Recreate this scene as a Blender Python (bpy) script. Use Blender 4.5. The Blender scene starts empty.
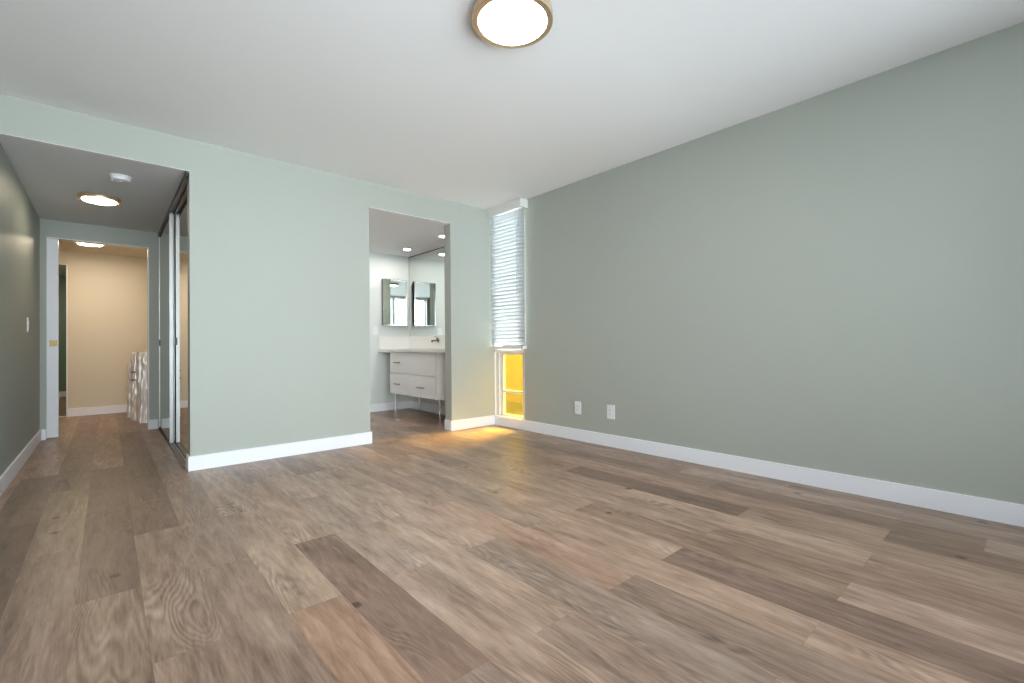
import bpy, bmesh, math, random
from mathutils import Matrix, Vector
R = math.radians
SC = bpy.context.scene
COL = SC.collection

# ------------------------------------------------------------------ camera
YAW, PIT, ROL, FPX = R(41.2803), R(0.5138), R(-0.507), 460.78
fw = Vector((math.sin(YAW) * math.cos(PIT), math.cos(YAW) * math.cos(PIT), math.sin(PIT)))
rt = Vector((math.cos(YAW), -math.sin(YAW), 0)); up = rt.cross(fw)
r2 = rt * math.cos(ROL) + up * math.sin(ROL); u2 = -rt * math.sin(ROL) + up * math.cos(ROL)
cd = bpy.data.cameras.new('camera'); cam = bpy.data.objects.new('camera', cd); COL.objects.link(cam)
cd.sensor_width = 36; cd.lens = FPX / 1024 * 36; cd.clip_start = .02
m = Matrix((r2, u2, -fw)).transposed().to_4x4(); m.translation = (-3.3283, -4.1014, .897)
cam.matrix_world = m
SC.camera = cam

# ------------------------------------------------------------------ light
W = bpy.data.worlds.new('world'); SC.world = W; W.use_nodes = True
bg = W.node_tree.nodes['Background']; bg.inputs[0].default_value = (.86, .92, 1, 1); bg.inputs[1].default_value = 14.5
sun = bpy.data.lights.new('sun', 'SUN'); sun.energy = 210; sun.angle = R(38); sun.color = (1, .93, .82)
so = bpy.data.objects.new('sun', sun); COL.objects.link(so)
so.rotation_euler = Vector((-.72, -.06, -.56)).to_track_quat('-Z', 'Y').to_euler()
def portal(loc, rot, sx, sy):
    l = bpy.data.lights.new('window_portal', 'AREA'); l.shape = 'RECTANGLE'; l.size = sx; l.size_y = sy
    l.cycles.is_portal = True
    o = bpy.data.objects.new('window_portal', l); COL.objects.link(o); o.location = loc; o.rotation_euler = rot
portal((-2.40, -5.09, 1.25), (R(90), 0, 0), 4.0, 2.3)      # daylight through the big rear window
portal((.13, -.255, 1.25), (0, R(90), 0), 2.3, .5)          # the corner window
VS = SC.view_settings
SC.display_settings.display_device = 'sRGB'
VS.view_transform = 'Standard'; VS.look = 'None'; VS.gamma = 1; VS.use_curve_mapping = False
VS.exposure = -0.11
cy = SC.cycles
cy.max_bounces = 14; cy.diffuse_bounces = 7; cy.glossy_bounces = 6; cy.transparent_max_bounces = 12
cy.caustics_reflective = False; cy.caustics_refractive = False; cy.sample_clamp_indirect = 12

# ------------------------------------------------------------------ materials
def mat(name):
    mt = bpy.data.materials.new(name); mt.use_nodes = True
    nt = mt.node_tree; return mt, nt, nt.nodes['Principled BSDF']
def nd(nt, typ, **kw):
    n = nt.nodes.new(typ)
    for k, v in kw.items(): setattr(n, k, v)
    return n
def math_(nt, op, a, b=None, c=None):
    n = nd(nt, 'ShaderNodeMath', operation=op)
    for i, v in enumerate((a, b, c)):
        if v is None: continue
        if hasattr(v, 'links'): nt.links.new(v, n.inputs[i])
        else: n.inputs[i].default_value = v
    return n.outputs[0]
def simple(name, col, rough=.5, metal=0, bump=0, bscale=300, var=0, **kw):
    mt, nt, b = mat(name)
    b.inputs['Base Color'].default_value = (*col, 1); b.inputs['Roughness'].default_value = rough; b.inputs['Metallic'].default_value = metal
    for k, v in kw.items(): b.inputs[k.replace('_', ' ')].default_value = v
    tc = nd(nt, 'ShaderNodeTexCoord')
    if bump:
        n = nd(nt, 'ShaderNodeTexNoise'); n.inputs['Scale'].default_value = bscale; n.inputs['Detail'].default_value = 3
        nt.links.new(tc.outputs['Object'], n.inputs['Vector'])
        bp = nd(nt, 'ShaderNodeBump'); bp.inputs['Strength'].default_value = bump; bp.inputs['Distance'].default_value = .002
        nt.links.new(n.outputs[0], bp.inputs['Height']); nt.links.new(bp.outputs[0], b.inputs['Normal'])
    if var:
        n = nd(nt, 'ShaderNodeTexNoise'); n.inputs['Scale'].default_value = 1.3; n.inputs['Detail'].default_value = 2
        nt.links.new(tc.outputs['Object'], n.inputs['Vector'])
        mx = nd(nt, 'ShaderNodeMix', data_type='RGBA')
        mx.inputs[6].default_value = (*[c * (1 - var) for c in col], 1); mx.inputs[7].default_value = (*[min(1, c * (1 + var)) for c in col], 1)
        nt.links.new(n.outputs[0], mx.inputs[0]); nt.links.new(mx.outputs[2], b.inputs['Base Color'])
    return mt
M = {}
SAGE = (.432, .456, .412)
M['sage'] = simple('sage_paint', SAGE, .55, bump=.12, bscale=180, var=.02)
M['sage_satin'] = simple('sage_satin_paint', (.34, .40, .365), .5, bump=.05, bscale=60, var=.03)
M['ceiling'] = simple('ceiling_paint', (.89, .895, .91), .8, bump=.15, bscale=160, var=.01)
M['white'] = simple('white_trim_paint', (.90, .91, .96), .38, bump=.03)
M['bath'] = simple('pale_bath_paint', (.68, .715, .69), .5, bump=.08, bscale=150)
M['cream'] = simple('cream_paint', (.74, .66, .52), .55, bump=.1, bscale=160)
M['dark_sage'] = simple('deep_sage_paint', (.16, .25, .19), .5, bump=.1)
M['closet'] = simple('closet_shade_and_backing', (.03, .035, .04), .8, bump=.1)  # near black holds the closet's unlit shade; also the mirror doors' dark backing
M['mirror'] = simple('mirror_glass', (.86, .90, .87), .0, 1, var=.005)
M['chrome'] = simple('chrome', (.75, .75, .76), .12, 1, bump=.02)
M['steel'] = simple('brushed_steel', (.26, .245, .23), .32, 1, bump=.05)
M['alu'] = simple('satin_aluminium', (.85, .85, .84), .4, .3, bump=.03)
M['bronze'] = simple('dark_bronze_track', (.035, .024, .02), .35, .4, bump=.05)
M['brass'] = simple('brass', (.55, .40, .16), .5, .5, bump=.05)
M['champagne'] = simple('champagne_metal_ring', (.62, .48, .33), .33, .75, bump=.02)
M['lacquer'] = simple('white_lacquer', (.84, .82, .81), .3, bump=.02)
M['quartz'] = simple('white_quartz', (.80, .79, .76), .22, var=.03)
M['plastic'] = simple('white_plastic', (.82, .83, .85), .35, bump=.02)
M['slot'] = simple('slot_shadow_plastic', (.10, .10, .10), .5, bump=.02)
M['vinyl'] = simple('white_vinyl_frame', (.84, .83, .80), .35, bump=.02)
M['groove'] = simple('floor_groove', (.15, .11, .085), .8, bump=.05)
M['cord'] = simple('grey_cord', (.35, .38, .40), .6, bump=.05)

def lamp_mat(name, col, s):
    mt, nt, b = mat(name); b.inputs['Base Color'].default_value = (.9, .88, .82, 1)
    b.inputs['Emission Color'].default_value = (*col, 1); b.inputs['Emission Strength'].default_value = s
    return mt
M['lamp_main'] = lamp_mat('diffuser_main', (1, .95, .88), 50)
M['lamp_hall'] = lamp_mat('diffuser_hall', (1, .82, .60), 42)
M['lamp_foyer'] = lamp_mat('diffuser_foyer', (1, .83, .62), 125)
M['lamp_bath'] = lamp_mat('diffuser_bath', (1, .95, .90), 420)

# slats: thin white, light shines through a little
mt, nt, b = mat('blind_slat'); b.inputs['Base Color'].default_value = (.72, .75, .78, 1); b.inputs['Roughness'].default_value = .4
tr = nd(nt, 'ShaderNodeBsdfTranslucent'); tr.inputs[0].default_value = (.80, .88, .92, 1)
ms = nd(nt, 'ShaderNodeMixShader'); ms.inputs[0].default_value = .08
out = nt.nodes['Material Output']
nt.links.new(b.outputs[0], ms.inputs[1]); nt.links.new(tr.outputs[0], ms.inputs[2]); nt.links.new(ms.outputs[0], out.inputs[0]); M['slat'] = mt
# clear glass
mt, nt, b = mat('clear_glass'); nt.nodes.remove(b)
t_ = nd(nt, 'ShaderNodeBsdfTransparent'); t_.inputs[0].default_value = (.95, .98, .97, 1)
g_ = nd(nt, 'ShaderNodeBsdfGlossy'); g_.inputs['Roughness'].default_value = .02
f_ = nd(nt, 'ShaderNodeFresnel'); f_.inputs[0].default_value = 1.45
ms = nd(nt, 'ShaderNodeMixShader'); nt.links.new(f_.outputs[0], ms.inputs[0]); nt.links.new(t_.outputs[0], ms.inputs[1]); nt.links.new(g_.outputs[0], ms.inputs[2])
nt.links.new(ms.outputs[0], nt.nodes['Material Output'].inputs[0]); M['glass'] = mt
# amber textured sheet, laminated on the outer face of the lower pane: scatters sun forwards
mt, nt, b = mat('amber_textured_pane'); nt.nodes.remove(b)
tc = nd(nt, 'ShaderNodeTexCoord')
n = nd(nt, 'ShaderNodeTexNoise'); n.inputs['Scale'].default_value = 38; n.inputs['Detail'].default_value = 5; n.inputs['Roughness'].default_value = .7
nt.links.new(tc.outputs['Object'], n.inputs['Vector'])
def ramp(c0, c1):
    cr = nd(nt, 'ShaderNodeValToRGB'); cr.color_ramp.elements[0].position = .36; cr.color_ramp.elements[1].position = .66
    cr.color_ramp.elements[0].color = (*c0, 1); cr.color_ramp.elements[1].color = (*c1, 1); nt.links.new(n.outputs[0], cr.inputs[0]); return cr.outputs[0]
tr = nd(nt, 'ShaderNodeBsdfTranslucent'); nt.links.new(ramp((.0045, .0028, .0002), (.0075, .0052, .0008)), tr.inputs[0])
rf = nd(nt, 'ShaderNodeBsdfTransparent'); nt.links.new(ramp((.20, .125, .012), (.30, .205, .028)), rf.inputs[0])
ad = nd(nt, 'ShaderNodeAddShader'); nt.links.new(tr.outputs[0], ad.inputs[0]); nt.links.new(rf.outputs[0], ad.inputs[1])
nt.links.new(ad.outputs[0], nt.nodes['Material Output'].inputs[0])
M['amber'] = mt
# crinkled plastic wrap
mt, nt, b = mat('crinkled_plastic_wrap'); b.inputs['Base Color'].default_value = (.80, .77, .74, 1); b.inputs['Roughness'].default_value = .32; b.inputs['Metallic'].default_value = .25
tc = nd(nt, 'ShaderNodeTexCoord'); mp = nd(nt, 'ShaderNodeMapping'); mp.inputs['Scale'].default_value = (11, 11, 3.5)
v = nd(nt, 'ShaderNodeTexNoise'); v.inputs['Scale'].default_value = 1; v.inputs['Detail'].default_value = 4; v.inputs['Distortion'].default_value = 1.2
bp = nd(nt, 'ShaderNodeBump'); bp.inputs['Strength'].default_value = .4; bp.inputs['Distance'].default_value = .03
nt.links.new(tc.outputs['Object'], mp.inputs[0]); nt.links.new(mp.outputs[0], v.inputs[0]); nt.links.new(v.outputs[0], bp.inputs['Height']); nt.links.new(bp.outputs[0], b.inputs['Normal'])
M['wrap'] = mt

# oak-look plank floor: tone per plank comes from the colour attribute, alpha is a per-plank seed
def floor_mat():
    mt, nt, b = mat('oak_planks')
    at = nd(nt, 'ShaderNodeAttribute', attribute_name='tone')
    tc = nd(nt, 'ShaderNodeTexCoord')
    sep = nd(nt, 'ShaderNodeSeparateXYZ'); nt.links.new(tc.outputs['Object'], sep.inputs[0])
    seed = math_(nt, 'MULTIPLY', at.outputs['Alpha'], 40.0)
    def vec(sx, sy, k):
        c = nd(nt, 'ShaderNodeCombineXYZ')
        nt.links.new(math_(nt, 'MULTIPLY', sep.outputs[0], sx), c.inputs[0])
        nt.links.new(math_(nt, 'MULTIPLY', sep.outputs[1], sy), c.inputs[1])
        nt.links.new(math_(nt, 'MULTIPLY', seed, k), c.inputs[2]); return c.outputs[0]
    def noise(v, det=3, rough=.5, dist=0):
        n = nd(nt, 'ShaderNodeTexNoise'); n.inputs['Scale'].default_value = 1; n.inputs['Detail'].default_value = det
        n.inputs['Roughness'].default_value = rough; n.inputs['Distortion'].default_value = dist
        nt.links.new(v, n.inputs['Vector']); return n.outputs[0]
    broad = noise(vec(9, 1.7, 1.0), 3, .6, .6)           # wide streaks along the board
    fine = noise(vec(170, 14, 1.3), 3, .6)                 # pores and fibres
    mid = noise(vec(38, 4.5, 1.7), 3, .6, .3)
    ringf = noise(vec(8.0, 1.15, 2.1), 1.6, .45, .15)
    ring = math_(nt, 'SINE', math_(nt, 'MULTIPLY', ringf, 140.0))
    rmask = nd(nt, 'ShaderNodeMapRange'); rmask.inputs[1].default_value = .50; rmask.inputs[2].default_value = .66
    nt.links.new(noise(vec(5, 1.3, 3.3), 1), rmask.inputs[0])
    ringm = math_(nt, 'MULTIPLY', ring, rmask.outputs[0])
    # knots
    vo = nd(nt, 'ShaderNodeTexVoronoi'); vo.inputs['Scale'].default_value = 1
    nt.links.new(vec(4.6, 4.0, 2.7), vo.inputs['Vector'])
    kn = nd(nt, 'ShaderNodeMapRange'); kn.inputs[1].default_value = .03; kn.inputs[2].default_value = .11; kn.inputs[3].default_value = 1; kn.inputs[4].default_value = 0
    nt.links.new(vo.outputs['Distance'], kn.inputs[0])
    sc = nd(nt, 'ShaderNodeSeparateColor'); nt.links.new(vo.outputs['Color'], sc.inputs[0])
    knot = math_(nt, 'MULTIPLY', kn.outputs[0], math_(nt, 'GREATER_THAN', sc.outputs[0], .60))
    f = math_(nt, 'ADD', math_(nt, 'MULTIPLY', broad, .85), math_(nt, 'MULTIPLY', mid, .85))
    f = math_(nt, 'ADD', f, math_(nt, 'MULTIPLY', fine, .55))
    f = math_(nt, 'ADD', f, math_(nt, 'MULTIPLY', ringm, .15))
    f = math_(nt, 'SUBTRACT', f, .625)                    # centred near .5
    f = math_(nt, 'SUBTRACT', f, math_(nt, 'MULTIPLY', knot, .65))
    cr = nd(nt, 'ShaderNodeValToRGB'); e = cr.color_ramp.elements
    e[0].position = .02; e[0].color = (.10, .062, .044, 1); e[1].position = .95; e[1].color = (.50, .385, .315, 1)
    x = cr.color_ramp.elements.new(.5); x.color = (.315, .222, .172, 1)
    nt.links.new(f, cr.inputs[0])
    mx = nd(nt, 'ShaderNodeMix', data_type='RGBA', blend_type='MULTIPLY'); mx.inputs[0].default_value = 1
    nt.links.new(cr.outputs[0], mx.inputs[6]); nt.links.new(at.outputs['Color'], mx.inputs[7])
    nt.links.new(mx.outputs[2], b.inputs['Base Color'])
    rg = nd(nt, 'ShaderNodeMapRange'); rg.inputs[3].default_value = .36; rg.inputs[4].default_value = .40; b.inputs['Specular IOR Level'].default_value = .36
    nt.links.new(f, rg.inputs[0]); nt.links.new(rg.outputs[0], b.inputs['Roughness'])
    bp = nd(nt, 'ShaderNodeBump'); bp.inputs['Strength'].default_value = .06; bp.inputs['Distance'].default_value = .001
    nt.links.new(f, bp.inputs['Height']); nt.links.new(bp.outputs[0], b.inputs['Normal'])
    return mt
M['floor'] = floor_mat()

# ------------------------------------------------------------------ mesh helpers
def bx(bm, x0, x1, y0, y1, z0, z1, bev=0):
    g = bmesh.ops.create_cube(bm, size=1)
    vs = g['verts']
    for v in vs: v.co = Vector((x0 + (v.co.x + .5) * (x1 - x0), y0 + (v.co.y + .5) * (y1 - y0), z0 + (v.co.z + .5) * (z1 - z0)))
    if bev:
        es = {e for v in vs for e in v.link_edges}
        bmesh.ops.bevel(bm, geom=list(es), offset=bev, segments=2, affect='EDGES', profile=.7)
def tube(bm, a, b, r, seg=16, r1=None):
    a, b = Vector(a), Vector(b); d = b - a
    g = bmesh.ops.create_cone(bm, cap_ends=True, segments=seg, radius1=r, radius2=r if r1 is None else r1, depth=d.length)
    q = Vector((0, 0, 1)).rotation_difference(d.normalized()).to_matrix().to_4x4(); q.translation = (a + b) / 2
    bmesh.ops.transform(bm, matrix=q, verts=g['verts'])
def lathe(bm, prof, seg=64, c=(0, 0, 0)):
    rows = []
    for r, z in prof:
        if r < 1e-6: rows.append([bm.verts.new((c[0], c[1], c[2] + z))])
        else: rows.append([bm.verts.new((c[0] + r * math.cos(2 * math.pi * i / seg), c[1] + r * math.sin(2 * math.pi * i / seg), c[2] + z)) for i in range(seg)])
    for a, b in zip(rows, rows[1:]):
        for i in range(seg):
            j = (i + 1) % seg
            if len(a) == 1 and len(b) == 1: continue
            if len(a) == 1: bm.faces.new((a[0], b[j], b[i]))
            elif len(b) == 1: bm.faces.new((a[i], a[j], b[0]))
            else: bm.faces.new((a[i], a[j], b[j], b[i]))
def obj(name, bm, m, parent=None, smooth=False):
    bmesh.ops.recalc_face_normals(bm, faces=bm.faces[:])
    me = bpy.data.meshes.new(name); bm.to_mesh(me); bm.free()
    me.materials.append(M[m] if isinstance(m, str) else m)
    o = bpy.data.objects.new(name, me); COL.objects.link(o)
    if parent:
        o.parent = parent
        if parent.type == 'EMPTY' or True:
            off = origin(parent)
            for v in me.vertices: v.co -= off
    if smooth:
        for p in me.polygons: p.use_smooth = True
        me.set_sharp_from_angle(angle=R(35))
    return o
def origin(o):
    v = Vector((0, 0, 0))
    while o: v += Vector(o.location); o = o.parent
    return v
def tag(o, label=None, cat=None, group=None, kind=None):
    if label: o['label'] = label
    if cat: o['category'] = cat
    if group: o['group'] = group
    if kind: o['kind'] = kind
    return o
def thing(name, loc, label, cat, group=None, kind=None):
    o = bpy.data.objects.new(name, None); COL.objects.link(o); o.location = loc; o.empty_display_size = .1
    return tag(o, label, cat, group, kind)
def boxes(name, m, lst, parent=None, bev=0, smooth=False):
    bm = bmesh.new()
    for b in lst: bx(bm, *b, bev)
    return obj(name, bm, m, parent, smooth)
def struct(name, m, lst, label, cat, bev=0):
    return tag(boxes(name, m, lst, bev=bev), label, cat, kind='structure')

# ------------------------------------------------------------------ dimensions
XL, XC, XO1, XO2 = -3.834, -2.874, -1.491, -.587
H, HH, T = 2.44, 2.205, .12
YE, YB, YF, YR = 2.42, 1.955, 4.45, -5.0
BH, BT = .107, .013
WY0, WZ0, WZ1 = -.51, .107, 2.40

# ------------------------------------------------------------------ floor
PW, PL, X0 = .1815, 1.2, -3.415
def build_floor():
    bm = bmesh.new(); lay = bm.loops.layers.float_color.new('tone')
    rnd = random.Random(11)
    # boards read from the photograph: column, number along the room -> tone
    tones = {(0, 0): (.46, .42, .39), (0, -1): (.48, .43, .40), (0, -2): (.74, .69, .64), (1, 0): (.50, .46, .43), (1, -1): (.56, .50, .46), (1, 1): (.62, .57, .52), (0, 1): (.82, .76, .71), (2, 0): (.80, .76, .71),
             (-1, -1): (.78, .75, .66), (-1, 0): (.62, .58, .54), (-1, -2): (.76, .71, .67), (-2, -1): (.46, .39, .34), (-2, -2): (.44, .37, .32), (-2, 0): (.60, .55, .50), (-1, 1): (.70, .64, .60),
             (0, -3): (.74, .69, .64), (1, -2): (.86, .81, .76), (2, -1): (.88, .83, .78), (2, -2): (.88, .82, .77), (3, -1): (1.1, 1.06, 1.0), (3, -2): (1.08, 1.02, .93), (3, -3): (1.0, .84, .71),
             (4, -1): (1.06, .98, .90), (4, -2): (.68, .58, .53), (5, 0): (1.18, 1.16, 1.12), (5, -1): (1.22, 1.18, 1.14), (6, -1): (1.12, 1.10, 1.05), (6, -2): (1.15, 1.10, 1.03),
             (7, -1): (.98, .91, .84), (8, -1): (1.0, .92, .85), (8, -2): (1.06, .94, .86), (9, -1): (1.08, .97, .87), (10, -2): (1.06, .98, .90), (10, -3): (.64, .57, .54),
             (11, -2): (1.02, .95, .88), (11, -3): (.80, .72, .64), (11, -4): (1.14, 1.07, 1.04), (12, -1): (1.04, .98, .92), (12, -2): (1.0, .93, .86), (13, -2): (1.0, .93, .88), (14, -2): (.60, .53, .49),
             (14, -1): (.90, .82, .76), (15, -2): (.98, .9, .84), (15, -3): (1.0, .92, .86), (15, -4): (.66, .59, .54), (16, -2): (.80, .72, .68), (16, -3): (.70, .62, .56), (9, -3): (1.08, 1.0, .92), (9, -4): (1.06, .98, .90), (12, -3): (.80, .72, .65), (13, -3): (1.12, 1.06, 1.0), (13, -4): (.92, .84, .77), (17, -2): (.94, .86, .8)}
    for k in range(-12, 20):
        xa, xb = X0 + k * PW, X0 + (k + 1) * PW
        xa, xb = max(xa, -5.5), min(xb, 0.0)
        if xb - xa < .01: continue
        off = -.34 if k == 16 else (-.66 if k % 2 == 0 else -.03)
        for j in range(-6, 9):
            ya, yb = off + j * PL, off + (j + 1) * PL
            ya, yb = max(ya, YR), min(yb, 8.2)
            if yb - ya < .02: continue
            t = tones.get((k, j))
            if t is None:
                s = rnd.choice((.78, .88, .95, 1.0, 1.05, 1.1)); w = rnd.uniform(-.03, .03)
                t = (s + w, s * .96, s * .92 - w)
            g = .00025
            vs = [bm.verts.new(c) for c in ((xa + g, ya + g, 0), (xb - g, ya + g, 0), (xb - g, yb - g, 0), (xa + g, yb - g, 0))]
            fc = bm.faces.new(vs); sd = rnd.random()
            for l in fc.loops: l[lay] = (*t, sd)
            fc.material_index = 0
    n = len(bm.faces)
    bx(bm, -5.6, .1, YR, 8.3, -.12, -.0008)
    bm.faces.ensure_lookup_table()
    for fc in bm.faces[n:]: fc.material_index = 1
    me = bpy.data.meshes.new('floor'); bm.to_mesh(me); bm.free()
    me.materials.append(M['floor']); me.materials.append(M['groove'])
    o = bpy.data.objects.new('floor', me); COL.objects.link(o)
    tag(o, 'grey brown oak plank floor running through room, hall and bathroom', 'floor', kind='structure')
build_floor()

# ------------------------------------------------------------------ shell
struct('ceiling', 'ceiling', [(-5.12, .12, YR - .12, .12, H, H + .1)], 'smooth white ceiling of the main room', 'ceiling')
struct('ceiling', 'ceiling', [(XL - .01, -2.1, .001, 2.54, HH - .003, HH + .08)], 'lowered white ceiling over the closet hallway', 'ceiling')
struct('ceiling', 'ceiling', [(XO1 + .0, XO2, .001, T, HH - .003, HH + .004), (-2.0, 0, T, YB, HH + .004, HH + .08)], 'white bathroom ceiling seen through the open doorway', 'ceiling')
struct('ceiling', 'cream', [(-5.5, -2.1, 2.541, 4.57, 2.225, 2.3)], 'warm lit foyer ceiling past the hallway opening', 'ceiling')
struct('ceiling', 'ceiling', [(-5.5, -3.0, 4.571, 8.3, 2.3, 2.4)], 'ceiling of the dim room past the foyer', 'ceiling')
struct('wall_right', 'sage', [(0, T, YR - .12, WY0, 0, H), (0, T, 0, YB + .12, 0, H), (0, T, WY0, 0, 0, WZ0 - .012), (0, T, WY0, 0, WZ1, H)],
       'long sage green wall on the right of the room', 'wall')
struct('wall_back', 'sage', [(XC, XO1, 0, T, 0, H), (-5.12, XL, 0, T, 0, H), (XL, XC, 0, T, HH, H), (XO1, XO2, 0, T, HH, H), (XO2, 0, 0, T, 0, H)],
       'sage green wall with the hallway and bathroom openings', 'wall')
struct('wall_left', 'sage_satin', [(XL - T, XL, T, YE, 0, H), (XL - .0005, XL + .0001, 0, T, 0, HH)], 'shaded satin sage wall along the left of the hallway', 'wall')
WX0, WX1, RZ1 = -4.4, -.40, 2.42
struct('wall_left', 'sage', [(-5.12, -5.0, YR - .12, 0, 0, H)], 'sage wall out of view left of the wide window', 'wall')
struct('wall_rear', 'sage', [(-5.0, WX0, YR - T, YR, 0, H), (WX1, T, YR - T, YR, 0, H), (WX0, WX1, YR - T, YR, RZ1, H), (WX0, WX1, YR - T, YR, 0, .08)],
       'sage green wall behind the viewer with the wide window', 'wall')
OZ = 2.025; OXL, OXR = -3.788, -2.984
struct('wall_hall_end', 'sage', [(OXR, -2.1, YE, YE + T, 0, HH), (OXL, OXR, YE, YE + T, OZ, HH), (XL, OXL, YE, YE + .028, 0, HH), (XL, OXL, YE + T - .028, YE + T, 0, HH),
        (-5.5, XL, YE + T - .028, YE + T, 0, HH + .03), (-5.5, XL - T, YE, YE + .028, 0, HH + .03)], 'sage wall with the pocket door opening at the hallway end', 'wall')
# closet box behind the sliding mirrors
struct('wall_closet', 'closet', [(-2.2, -2.1, 0.12, YE, 0, HH), (XC + .09, -2.2, T, T + .01, 0, HH), (XC + .09, -2.2, YE - .01, YE, 0, HH)], 'closet walls coloured near black as unlit shade behind the mirrored sliding doors', 'wall')
# bathroom
struct('wall_bath', 'bath', [(-2.0, .0, YB, YB + T, 0, HH + .1), (-2.05, -2.0, 0.12, YB, 0, HH + .1)], 'pale bathroom wall with a framed mirror seen through the doorway', 'wall')
struct('wall_bath_side', 'bath', [(-.006, 0, T, YB, 0, HH)], 'pale bathroom side wall behind the vanity', 'wall')
# foyer and the room past it
struct('wall_foyer', 'cream', [(-3.730, -2.1, YF, YF + T, 0, 2.23), (-4.65, -3.730, YF, YF + T, 2.04, 2.23), (-5.5, -4.65, YF, YF + T, 0, 2.23),
        (-2.2, -2.1, YE + T, YF, 0, 2.23), (-5.5, -5.4, YE + T, YF, 0, 2.23), (-5.4, OXL, YE + T, YE + T + .004, 0, 2.23), (OXR, -2.2, YE + T, YE + T + .004, 0, 2.23)], 'cream foyer wall in warm lamp light past the hallway', 'wall')
struct('wall_far', 'dark_sage', [(-5.5, -3.0, 8.1, 8.2, 0, 2.4), (-5.5, -5.4, YF + T, 8.1, 0, 2.4), (-3.1, -3.0, YF + T, 8.1, 0, 2.4)], 'dark green wall of the room past the foyer', 'wall')

# made-up side yard, added as a darker backdrop for the amber pane
M['stucco'] = simple('tan_stucco', (.26, .22, .16), .9, bump=.8, bscale=60, var=.08)
M['concrete'] = simple('pale_concrete', (.13, .125, .12), .9, bump=.3, bscale=40, var=.05)
struct('ground', 'concrete', [(T + .001, 6, -7, 5, -.12, -.03)], 'added concrete ground outside the corner window', 'ground')
struct('wall_added_backdrop', 'stucco', [(1.7, 1.85, -6, 4, -.03, 1.1)], 'added low tan stucco wall darkening the backdrop of the amber pane', 'wall')
# baseboards
def bb(name, lst, label): return struct(name, 'white', lst, label, 'baseboard', .0025)
bb('baseboard_back', [(XC - BT, XO1 + BT, -BT, 0, 0, BH), (XC - BT, XC, 0, T, 0, BH), (XO1, XO1 + BT, 0, T, 0, BH)], 'white baseboard along the wall between hallway and bathroom openings')
bb('baseboard_back', [(XO2 - BT, 0, -BT, 0, 0, BH), (XO2 - BT, XO2, 0, T, 0, BH)], 'short white baseboard between the bathroom doorway and the window')
bb('baseboard_right', [(-BT, 0, YR, -BT, 0, BH)], 'long white baseboard along the right wall')
bb('baseboard_left', [(XL, XL + BT, 0, YE, 0, BH)], 'white baseboard along the left hallway wall')
bb('baseboard_hall_end', [(OXR, XC - .03, YE - BT, YE, 0, BH), ], 'short white baseboard right of the pocket door opening')
bb('baseboard_hall_end', [(XL + BT, OXL, YE - BT, YE, 0, BH)], 'tiny white baseboard left of the pocket door')
bb('baseboard_bath', [(-2.0, 0, YB - BT, YB, 0, BH), (-.019, -.006, T, YB, 0, BH)], 'white baseboard under the bathroom vanity')
bb('baseboard_foyer', [(-3.730, -2.2, YF - BT, YF, 0, BH)], 'cream lit baseboard of the foyer wall')
bb('baseboard_far', [(-5.4, -3.1, 8.1 - BT, 8.1, 0, BH)], 'baseboard of the dark green room far past the foyer')
struct('trim_1', 'white', [(-3.742, -3.730 + .0, YF - .004, YF + T, 0, 2.04), (-4.65, -3.730, YF - .004, YF + T, 2.028, 2.04)], 'thin pale edge of the doorway in the foyer wall', 'trim')
struct('trim_2', 'alu', [(-4.65, -3.742, YF + .02, YF + .08, 0, .006)], 'metal threshold strip in the far foyer doorway', 'trim')
struct('lit_reveal_edge', 'vinyl', [(OXR - .006, OXR + .004, YE - .003, YE + T, 0, OZ), (OXL, OXR, YE - .003, YE + T, OZ - .006, OZ + .003)], 'thin strip coloured pale as the lit reveal of the pocket door opening', 'trim')  # pale colour stands in for light on the bare drywall reveal

# ------------------------------------------------------------------ corner window (window_1) and its blind
w1 = thing('window_1', (.03, -.255, WZ0), 'tall narrow corner window with an amber lower pane', 'window', kind='structure')
FX0, FX1 = .035, .085
boxes('jamb_lining', 'vinyl', [(0, T, -.006, 0, WZ0, WZ1), (0, T, WY0, WY0 + .006, WZ0, WZ1), (-.002, T, WY0, 0, WZ0 - .012, WZ0), (0, T, WY0, 0, WZ1 - .008, WZ1)], w1)
boxes('outer_frame', 'vinyl', [(FX0 - .015, FX1, -.06, -.006, WZ0, WZ1), (FX0 - .015, FX1, WY0 + .006, WY0 + .04, WZ0, WZ1), (FX0 - .015, FX1, WY0, -.006, WZ1 - .05, WZ1 - .008)], w1, .002)
boxes('transom', 'white', [(.0, FX1, WY0 + .006, -.006, .822, .885)], w1, .002)
boxes('lower_sash', 'vinyl', [(FX0, FX1 - .01, -.115, -.06, WZ0, .822), (FX0, FX1 - .01, WY0 + .04, WY0 + .07, WZ0, .822), (FX0, FX1 - .01, WY0 + .07, -.115, WZ0, WZ0 + .022),
       (FX0, FX1 - .01, WY0 + .07, -.115, .800, .822), (FX0 + .002, FX1 - .02, WY0 + .07, -.115, .374, .400)], w1, .0015)
ap = boxes('amber_pane', 'glass', [(.062, .066, WY0 + .07, -.115, WZ0 + .022, .800)], w1)
ap.data.materials.append(M['amber'])
for p in ap.data.polygons:
    if p.normal.x > .5: p.material_index = 1
boxes('upper_pane', 'glass', [(.062, .066, WY0 + .04, -.06, .885, WZ1 - .05)], w1)

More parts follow.
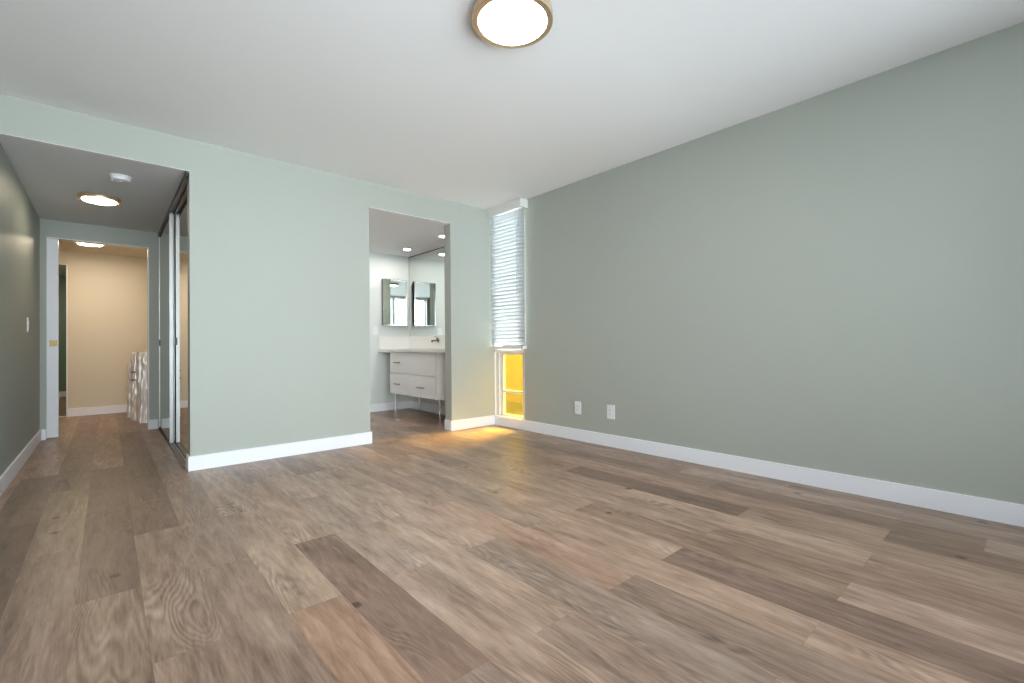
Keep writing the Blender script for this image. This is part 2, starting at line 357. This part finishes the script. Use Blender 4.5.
bl = thing('window_blind', (-.05, -.28, .86), 'white horizontal slat blind lowered over the upper corner window', 'window blind')
BY0, BY1 = -.565, -.006
bm = bmesh.new(); bx(bm, -.112, -.101, BY0 - .018, BY1 + .005, 2.335, 2.432, .002); bx(bm, -.101, -.001, BY0 - .018, BY0 - .010, 2.345, 2.432, .001)
obj('valance', bm, 'vinyl', bl)
boxes('headrail', 'vinyl', [(-.074, -.018, BY0, BY1, 2.385, 2.425)], bl, .002)
bm = bmesh.new()                                                   # one curved slat, then copies
SW, ang, NS = .056, R(-60), 36
pts = []
for i in range(7):
    u = -SW / 2 + SW * i / 6; c = .006 * (1 - (2 * i / 6 - 1) ** 2)
    pts.append((u * math.cos(ang) - c * math.sin(ang), u * math.sin(ang) + c * math.cos(ang)))
top = [[bm.verts.new((x, y, z)) for x, z in pts] for y in (BY0 + .29 - .01, BY1 + .27)]
bot = [[bm.verts.new((x + .0022 * math.sin(ang), y, z - .0022 * math.cos(ang))) for x, z in pts] for y in (BY0 + .29 - .01, BY1 + .27)]
for s in (top, bot):
    for i in range(6): bm.faces.new((s[0][i], s[0][i + 1], s[1][i + 1], s[1][i]))
for i in range(6):
    for q in (0, 1): bm.faces.new((top[q][i], top[q][i + 1], bot[q][i + 1], bot[q][i]))
for i in (0, 6): bm.faces.new((top[0][i], top[1][i], bot[1][i], bot[0][i]))
sl = obj('slat', bm, 'slat'); sl.parent = bl
for p in sl.data.polygons: p.use_smooth = False
zs = [.925 + i * (2.315 - .925) / (NS - 1) for i in range(NS)]
for i, z in enumerate(zs):
    s = sl if i == 0 else sl.copy()
    if i: COL.objects.link(s)
    s.parent = bl; s.location = (.004, 0, z - .86)
boxes('bottom_rail', 'vinyl', [(-.074, -.018, BY0, BY1, .862, .890)], bl, .003)
for y in (-.47, -.09):
    bm = bmesh.new(); tube(bm, (-.067, y, .88), (-.067, y, 2.39), .0009, 6); tube(bm, (-.025, y, .88), (-.025, y, 2.39), .0009, 6); obj('ladder_cord', bm, 'cord', bl)
bm = bmesh.new(); tube(bm, (-.099, -.505, 1.47), (-.099, -.505, 2.34), .003, 8); tube(bm, (-.099, -.505, 1.47), (-.099, -.505, 1.40), .0045, 8, .003); obj('tilt_wand', bm, 'cord', bl)

# ------------------------------------------------------------------ rear window (behind the viewer, seen in the mirrors)
w2 = thing('window_2', (-1.95, YR, .08), 'wide window behind the viewer reflected in the mirrors', 'window', kind='structure')
ps = [(WX0, WX1, YR - .09, YR - .03, .08, .14), (WX0, WX1, YR - .09, YR - .03, RZ1 - .06, RZ1)]
for x in (WX0, -3.28, -2.30, -1.31, WX1 - .06): ps.append((x, x + .06, YR - .09, YR - .03, .14, RZ1 - .06))
boxes('window_frame', 'vinyl', ps, w2, .003)
for a, b_ in ((WX0 + .06, -3.28), (-3.22, -2.30), (-2.24, -1.31), (-1.25, WX1 - .06)):
    boxes('pane', 'glass', [(a, b_, YR - .062, YR - .058, .14, RZ1 - .06)], w2)

vb = thing('vertical_blind', (-2.05, YR + .07, RZ1), 'white vertical blind of narrow vanes reflected in the bathroom mirror', 'vertical blind')
boxes('head_track', 'vinyl', [(WX0, WX1, YR + .05, YR + .09, RZ1 - .035, RZ1 - .002)], vb, .002)
bm = bmesh.new(); a_ = R(86)
for sgn in (1,):
    g = bmesh.ops.create_cube(bm, size=1)
    for v in g['verts']: v.co = Vector((v.co.x * .089, v.co.y * .0012, v.co.z * 2.27))
    bmesh.ops.transform(bm, matrix=Matrix.Rotation(a_, 4, 'Z'), verts=bm.verts[:])
vn0 = obj('vane', bm, 'slat'); vn0.parent = vb
nv = 33
for i in range(nv):
    o = vn0 if i == 0 else vn0.copy()
    if i: COL.objects.link(o)
    o.parent = vb; o.location = (WX0 + .06 + i * (WX1 - WX0 - .12) / (nv - 1) + 2.05, 0, -1.175)

# ------------------------------------------------------------------ ceiling lights
def flush_light(loc, r, t, m, label, group, proud=.05):
    o = thing('ceiling_light', loc, label, 'ceiling light', group); k = r * (.835 if proud < .1 else .79)
    q = t * (1 - proud)
    bm = bmesh.new(); lathe(bm, [(0, 0), (r * .96, 0), (r * .985, -.003), (r, -q * .45), (r, -q * .9), (r * .985, -q), (k + .004, -q * 1.02), (k, -q * .94), (k, -q * .6), (0, -q * .6)], 96, c=loc)
    obj('ring', bm, 'champagne', o, True)
    bm = bmesh.new(); lathe(bm, [(0, -q * .62), (k * .998, -q * .62), (k * .998, -q - proud * t * .45), (k * .985, -q - proud * t * .8), (k * .94, -t), (0, -t)], 96, c=loc)
    obj('diffuser', bm, m, o, True)
    return o
G = 'round flush ceiling lights with metal rings'
flush_light((-1.915, -2.515, H), .188, .048, 'lamp_main', 'large round brass-ringed ceiling light in the main room', G)
flush_light((-3.379, 1.19, HH), .142, .042, 'lamp_hall', 'small round brass-ringed light on the hallway ceiling', G, .16)
flush_light((-3.49, 3.56, 2.225), .142, .042, 'lamp_foyer', 'round ringed light glowing on the foyer ceiling past the opening', G, .16)
flush_light((-4.3, 6.6, 2.3), .142, .042, 'lamp_foyer', 'added unseen ringed ceiling light brightening the dim green room', G, .5)  # added lamp, out of view, lifts the room past the foyer
sd = thing('smoke_detector', (-3.253, .46, HH), 'round white smoke detector on the hallway ceiling', 'smoke detector')
bm = bmesh.new(); lathe(bm, [(0, 0), (.066, 0), (.068, -.006), (.066, -.012), (.060, -.013), (.060, -.018), (.057, -.033), (.050, -.037), (0, -.038)], c=sd.location); obj('housing', bm, 'plastic', sd, True)
bm = bmesh.new(); lathe(bm, [(0, -.0375), (.012, -.0375), (.012, -.041), (0, -.042)], 24, c=sd.location); obj('test_button', bm, 'plastic', sd, True)
for p, lb in (((-.29, 1.49), 'round recessed bathroom downlight nearer the framed mirror'), ((-.32, .556), 'round recessed bathroom downlight nearer the doorway'), ((-1.6, 1.25), 'added unseen bathroom downlight left of the doorway, brightening the vanity')):  # the third one is added out of view to light the vanity front
    o = thing('recessed_light', (*p, HH + .004), lb, 'recessed light', 'recessed bathroom downlights')
    bm = bmesh.new(); lathe(bm, [(.042, 0), (.055, 0), (.055, -.004), (.042, -.006), (.042, 0)], 32, c=o.location); obj('trim_ring', bm, 'plastic', o, True)
    bm = bmesh.new(); lathe(bm, [(0, 0), (.0415, 0), (.0415, -.003), (0, -.003)], 32, c=o.location); obj('lens', bm, 'lamp_bath', o, True)

# ------------------------------------------------------------------ wall plates
def plate(name, c, nrm, label, cat, kind, group=None, w=.074, h=.118):
    o = thing(name, c, label, cat, group)
    def wb(bm, u0, u1, z0, z1, d0, d1, bev=.0015):
        if nrm == '-x': bx(bm, c[0] - d1, c[0] - d0, c[1] + u0, c[1] + u1, c[2] + z0, c[2] + z1, bev)
        elif nrm == '+x': bx(bm, c[0] + d0, c[0] + d1, c[1] + u0, c[1] + u1, c[2] + z0, c[2] + z1, bev)
        else: bx(bm, c[0] + u0, c[0] + u1, c[1] - d1, c[1] - d0, c[2] + z0, c[2] + z1, bev)
    bm = bmesh.new(); wb(bm, -w / 2, w / 2, -h / 2, h / 2, 0, .006); obj('cover_plate', bm, 'plastic', o)
    bm = bmesh.new(); wb(bm, -.0165, .0165, -.033, .033, .006, .0085); ins = obj('rocker' if kind == 'switch' else 'insert', bm, 'plastic', o)
    if kind == 'outlet':
        for zz in (-.018, .018):
            bm = bmesh.new()
            for uu in (-.006, .006): wb(bm, uu - .001, uu + .001, zz - .002, zz + .007, .0085, .0088, 0)
            wb(bm, -.002, .002, zz - .011, zz - .007, .0085, .0088, 0)
            obj('socket', bm, 'slot', o)
plate('wall_outlet', (0, -1.244, .307), '-x', 'white outlet cover on the right wall, nearer the window', 'outlet', 'outlet', 'outlets on the right wall')
plate('wall_outlet', (0, -1.622, .306), '-x', 'white outlet cover on the right wall, farther from the window', 'outlet', 'outlet', 'outlets on the right wall', .08, .122)
plate('light_switch', (XL, 1.487, 1.11), '+x', 'white light switch on the shaded left hallway wall', 'light switch', 'switch')
plate('light_switch', (-.535, YB, 1.12), '-y', 'white switch plate on the bathroom wall left of the mirror', 'light switch', 'switch')

# ------------------------------------------------------------------ pocket door and closet doors
d1 = thing('door_1', (-4.1, 2.48, 0), 'white pocket door mostly slid into the wall', 'door', kind='structure')
boxes('panel', 'white', [(-4.5, -3.703, 2.452, 2.504, .012, 2.03)], d1, .002)
bm = bmesh.new(); zc = .962; xc = -3.741
for b_ in ((xc - .028, xc + .028, 2.4475, 2.452, zc + .020, zc + .030), (xc - .028, xc + .028, 2.4475, 2.452, zc - .030, zc - .020),
           (xc - .028, xc - .018, 2.4475, 2.452, zc - .02, zc + .02), (xc + .018, xc + .028, 2.4475, 2.452, zc - .02, zc + .02), (xc - .018, xc + .018, 2.4505, 2.452, zc - .02, zc + .02)): bx(bm, *b_, .0006)
pl = obj('pull_plate', bm, 'brass', d1); pl['label'] = 'square brass flush pull'
bm = bmesh.new(); tube(bm, (xc, 2.4515, zc), (xc, 2.446, zc), .009, 16); obj('privacy_latch', bm, 'brass', pl)

def mirror_door(name, x, y0, y1, label, pully):
    o = thing(name, (x, (y0 + y1) / 2, 0), label, 'door', kind='structure')
    z0, z1, t = .012, 2.180, .024
    boxes('backing_panel', 'closet', [(x + .006, x + t, y0 + .008, y1 - .008, z0 + .01, z1 - .01)], o)
    boxes('mirror_panel', 'mirror', [(x + .001, x + .0055, y0 + .01, y1 - .01, z0 + .01, z1 - .01)], o)
    boxes('door_frame', 'alu', [(x - .003, x + t + .002, y0, y0 + .012, z0, z1), (x - .003, x + t + .002, y1 - .006, y1, z0, z1)], o, .001)
    boxes('door_rail', 'bronze', [(x - .002, x + t, y0 + .012, y1 - .012, z0, z0 + .012), (x - .002, x + t, y0 + .012, y1 - .012, z1 - .012, z1)], o, .001)
    bm = bmesh.new(); tube(bm, (x - .003, pully, .93), (x - .003, pully, 1.0), .006, 10); bx(bm, x - .010, x - .003, pully - .005, pully + .005, .945, .985, .003)
    obj('finger_pull', bm, 'steel', o)
mirror_door('door_2', -2.889, 1.26, 2.412, 'far mirrored sliding closet door with pale metal stiles', 2.395)
mirror_door('door_3', -2.854, .125, 1.31, 'near mirrored sliding closet door beside the room corner', 1.14)
struct('trim_4', 'bronze', [(-2.898, -2.892, .002, YE, 2.155, HH - .003), (-2.892, -2.80, T + .002, YE, 2.185, HH - .003)], 'dark bronze top track of the mirrored closet doors', 'door track')
struct('trim_5', 'bronze', [(-2.900, -2.82, T + .005, YE - BT, 0, .005), (-2.900, -2.895, T + .005, YE - BT, .005, .009)], 'dark bottom track of the mirrored closet doors', 'door track')
struct('trim_6', 'alu', [(-2.863, -2.859, T + .005, YE - BT, .005, .010)], 'pale rail in the bottom track of the closet doors', 'door track')

# ------------------------------------------------------------------ wrapped bundles in the foyer
def bundle(x0, x1, y0, y1, h, seed, label, straps):
    cx, cyy = (x0 + x1) / 2, (y0 + y1) / 2
    o = thing('wrapped_bundle', (cx, cyy, 0), label, 'wrapped bundle', 'plastic wrapped bundles in the foyer')
    rnd = random.Random(seed); ph = [rnd.uniform(0, 6.3) for _ in range(6)]
    bm = bmesh.new(); seg, rows = 72, 34; rr = []
    hx, hy = (x1 - x0) / 2, (y1 - y0) / 2
    for j in range(rows + 1):
        z = h * j / rows; ring = []
        tp = 1 if j < rows - 3 else (1, .995, .985, .95)[j - rows + 3]
        for i in range(seg):
            a = 2 * math.pi * i / seg; c, s = math.cos(a), math.sin(a)
            e = .28
            px = math.copysign(abs(c) ** e, c) * hx; py = math.copysign(abs(s) ** e, s) * hy
            w = 1 + .02 * math.sin(7 * a + ph[0] + 3 * z) + .02 * math.sin(13 * a + ph[1] - 4 * z) + .015 * math.sin(z * 17 + ph[2] + 2 * a) + .015 * math.sin(z * 41 + 5 * a + ph[3])
            ring.append(bm.verts.new((cx + px * w * tp, cyy + py * w * tp, z + (.012 * math.sin(3 * a + ph[4]) if j > rows - 2 else 0))))
        rr.append(ring)
    for a, b_ in zip(rr, rr[1:]):
        for i in range(seg): bm.faces.new((a[i], a[(i + 1) % seg], b_[(i + 1) % seg], b_[i]))
    bm.faces.new(rr[-1]); bm.faces.new(rr[0][::-1])
    obj('plastic_wrap', bm, 'wrap', o, True)
    for z in straps:
        s = 1.035; boxes('strap', 'bronze', [(cx - hx * s, cx + hx * s, cyy - hy * s, cyy + hy * s, z, z + .014)], o, .004)
bundle(-3.13, -2.76, 3.70, 3.95, .695, 3, 'lower bundle in shiny plastic wrap, farthest left against the foyer wall side', ())
bundle(-3.10, -2.72, 3.385, 3.68, .85, 8, 'middle shiny wrapped bundle with dark straps between its two neighbours', (.50, .60))
bundle(-3.055, -2.64, 3.03, 3.36, .855, 5, 'tall silvery wrapped bundle nearest the hallway opening', ())

# ------------------------------------------------------------------ bathroom
wm = thing('wall_mirror', (-.006, 1.05, 1.045), 'large frameless mirror over the vanity reaching the bathroom ceiling', 'mirror')
boxes('mirror_sheet', 'mirror', [(-.011, -.006, .14, YB - .004, 1.045, HH - .004)], wm)
boxes('edge_strip', 'steel', [(-.0125, -.0105, .14, YB - .004, HH - .012, HH), (-.0125, -.0105, YB - .009, YB - .004, 1.045, HH - .012)], wm)
fm = thing('framed_mirror', (-.235, YB - .02, 1.2), 'small square edged mirror cabinet on the bathroom wall', 'mirror')
boxes('cabinet_body', 'steel', [(-.437, -.075, YB - .045, YB, 1.2, 1.85)], fm, .002)
boxes('mirror_face', 'mirror', [(-.425, -.087, YB - .0475, YB - .0452, 1.212, 1.838)], fm)
boxes('mirror_frame', 'chrome', [(-.437, -.425, YB - .052, YB - .045, 1.2, 1.85), (-.087, -.075, YB - .052, YB - .045, 1.2, 1.85), (-.425, -.087, YB - .052, YB - .045, 1.838, 1.85), (-.425, -.087, YB - .052, YB - .045, 1.2, 1.212)], fm, .001)

ct = thing('countertop', (-.25, 1.1, .825), 'white quartz bathroom countertop with low backsplash', 'countertop')
boxes('slab', 'quartz', [(-.50, -.007, .20, YB - .001, .825, .862)], ct, .003)
boxes('backsplash', 'quartz', [(-.485, -.007, YB - .018, YB - .001, .8625, 1.043), (-.022, -.007, .20, YB - .019, .8625, 1.043)], ct, .002)
vn = thing('vanity_cabinet', (-.25, 1.0, 0), 'white bathroom vanity with three drawers, rounded corner and thin legs', 'vanity cabinet')
VX, VY0, VY1, VZ0, VZ1 = -.45, .44, 1.69, .272, .822
def rounded(bm, x0, x1, y0, y1, z0, z1, r):      # box whose front near corner (x0, y0) is rounded
    pts = [(x1, y0)] + [(x0 + r - r * math.sin(a), y0 + r - r * math.cos(a)) for a in [math.pi / 2 * i / 10 for i in range(11)]] + [(x0, y1), (x1, y1)]
    lo = [bm.verts.new((x, y, z0)) for x, y in pts]; hi = [bm.verts.new((x, y, z1)) for x, y in pts]
    bm.faces.new(lo[::-1]); bm.faces.new(hi); n = len(pts)
    for i in range(n): bm.faces.new((lo[i], lo[(i + 1) % n], hi[(i + 1) % n], hi[i]))
bm = bmesh.new(); rounded(bm, VX + .018, -.03, VY0, VY1, VZ0, VZ1, .09); obj('body', bm, 'lacquer', vn, True)
ZD = .545; YD = 1.03
def drawer(y0, y1, z0, z1, hy, hz):
    d = boxes('drawer_front', 'lacquer', [(VX, VX + .0175, y0, y1, z0, z1)], vn, .0015)
    for h in hy:
        bm = bmesh.new(); tube(bm, (VX - .026, h - .075, hz), (VX - .026, h + .075, hz), .0075, 12)
        for q in (-.05, .05): tube(bm, (VX, h + q, hz), (VX - .026, h + q, hz), .0045, 10)
        obj('handle', bm, 'steel', d, True)
drawer(VY0 + .10, VY1, ZD + .006, VZ1 - .002, (1.46,), .688)
drawer(YD + .18, VY1, VZ0, ZD - .006, (1.46,), .406)
drawer(VY0 + .10, YD + .176, VZ0, ZD - .006, (.85,), .395)
for x, y in ((-.415, .50), (-.415, 1.60), (-.05, .50), (-.05, 1.60)):
    bm = bmesh.new(); tube(bm, (x, y, .0), (x, y, VZ0), .0150, 16); tube(bm, (x, y, 0), (x, y, .008), .018, 16); obj('leg', bm, 'chrome', vn, True)
fc = thing('faucet', (-.023, 1.15, .97), 'wall mounted metal faucet over the bathroom countertop', 'faucet')
bm = bmesh.new(); tube(bm, (-.0225, 1.15, .975), (-.033, 1.15, .975), .028, 24); obj('flange', bm, 'steel', fc, True)
bm = bmesh.new(); tube(bm, (-.033, 1.15, .975), (-.125, 1.15, .972), .011, 16); tube(bm, (-.120, 1.15, .976), (-.120, 1.15, .948), .012, 16); obj('spout', bm, 'steel', fc, True)
bm = bmesh.new(); tube(bm, (-.040, 1.15, .985), (-.040, 1.15, 1.012), .013, 16, .011); tube(bm, (-.040, 1.15, 1.008), (-.085, 1.15, 1.03), .005, 10); obj('lever_handle', bm, 'steel', fc, True)
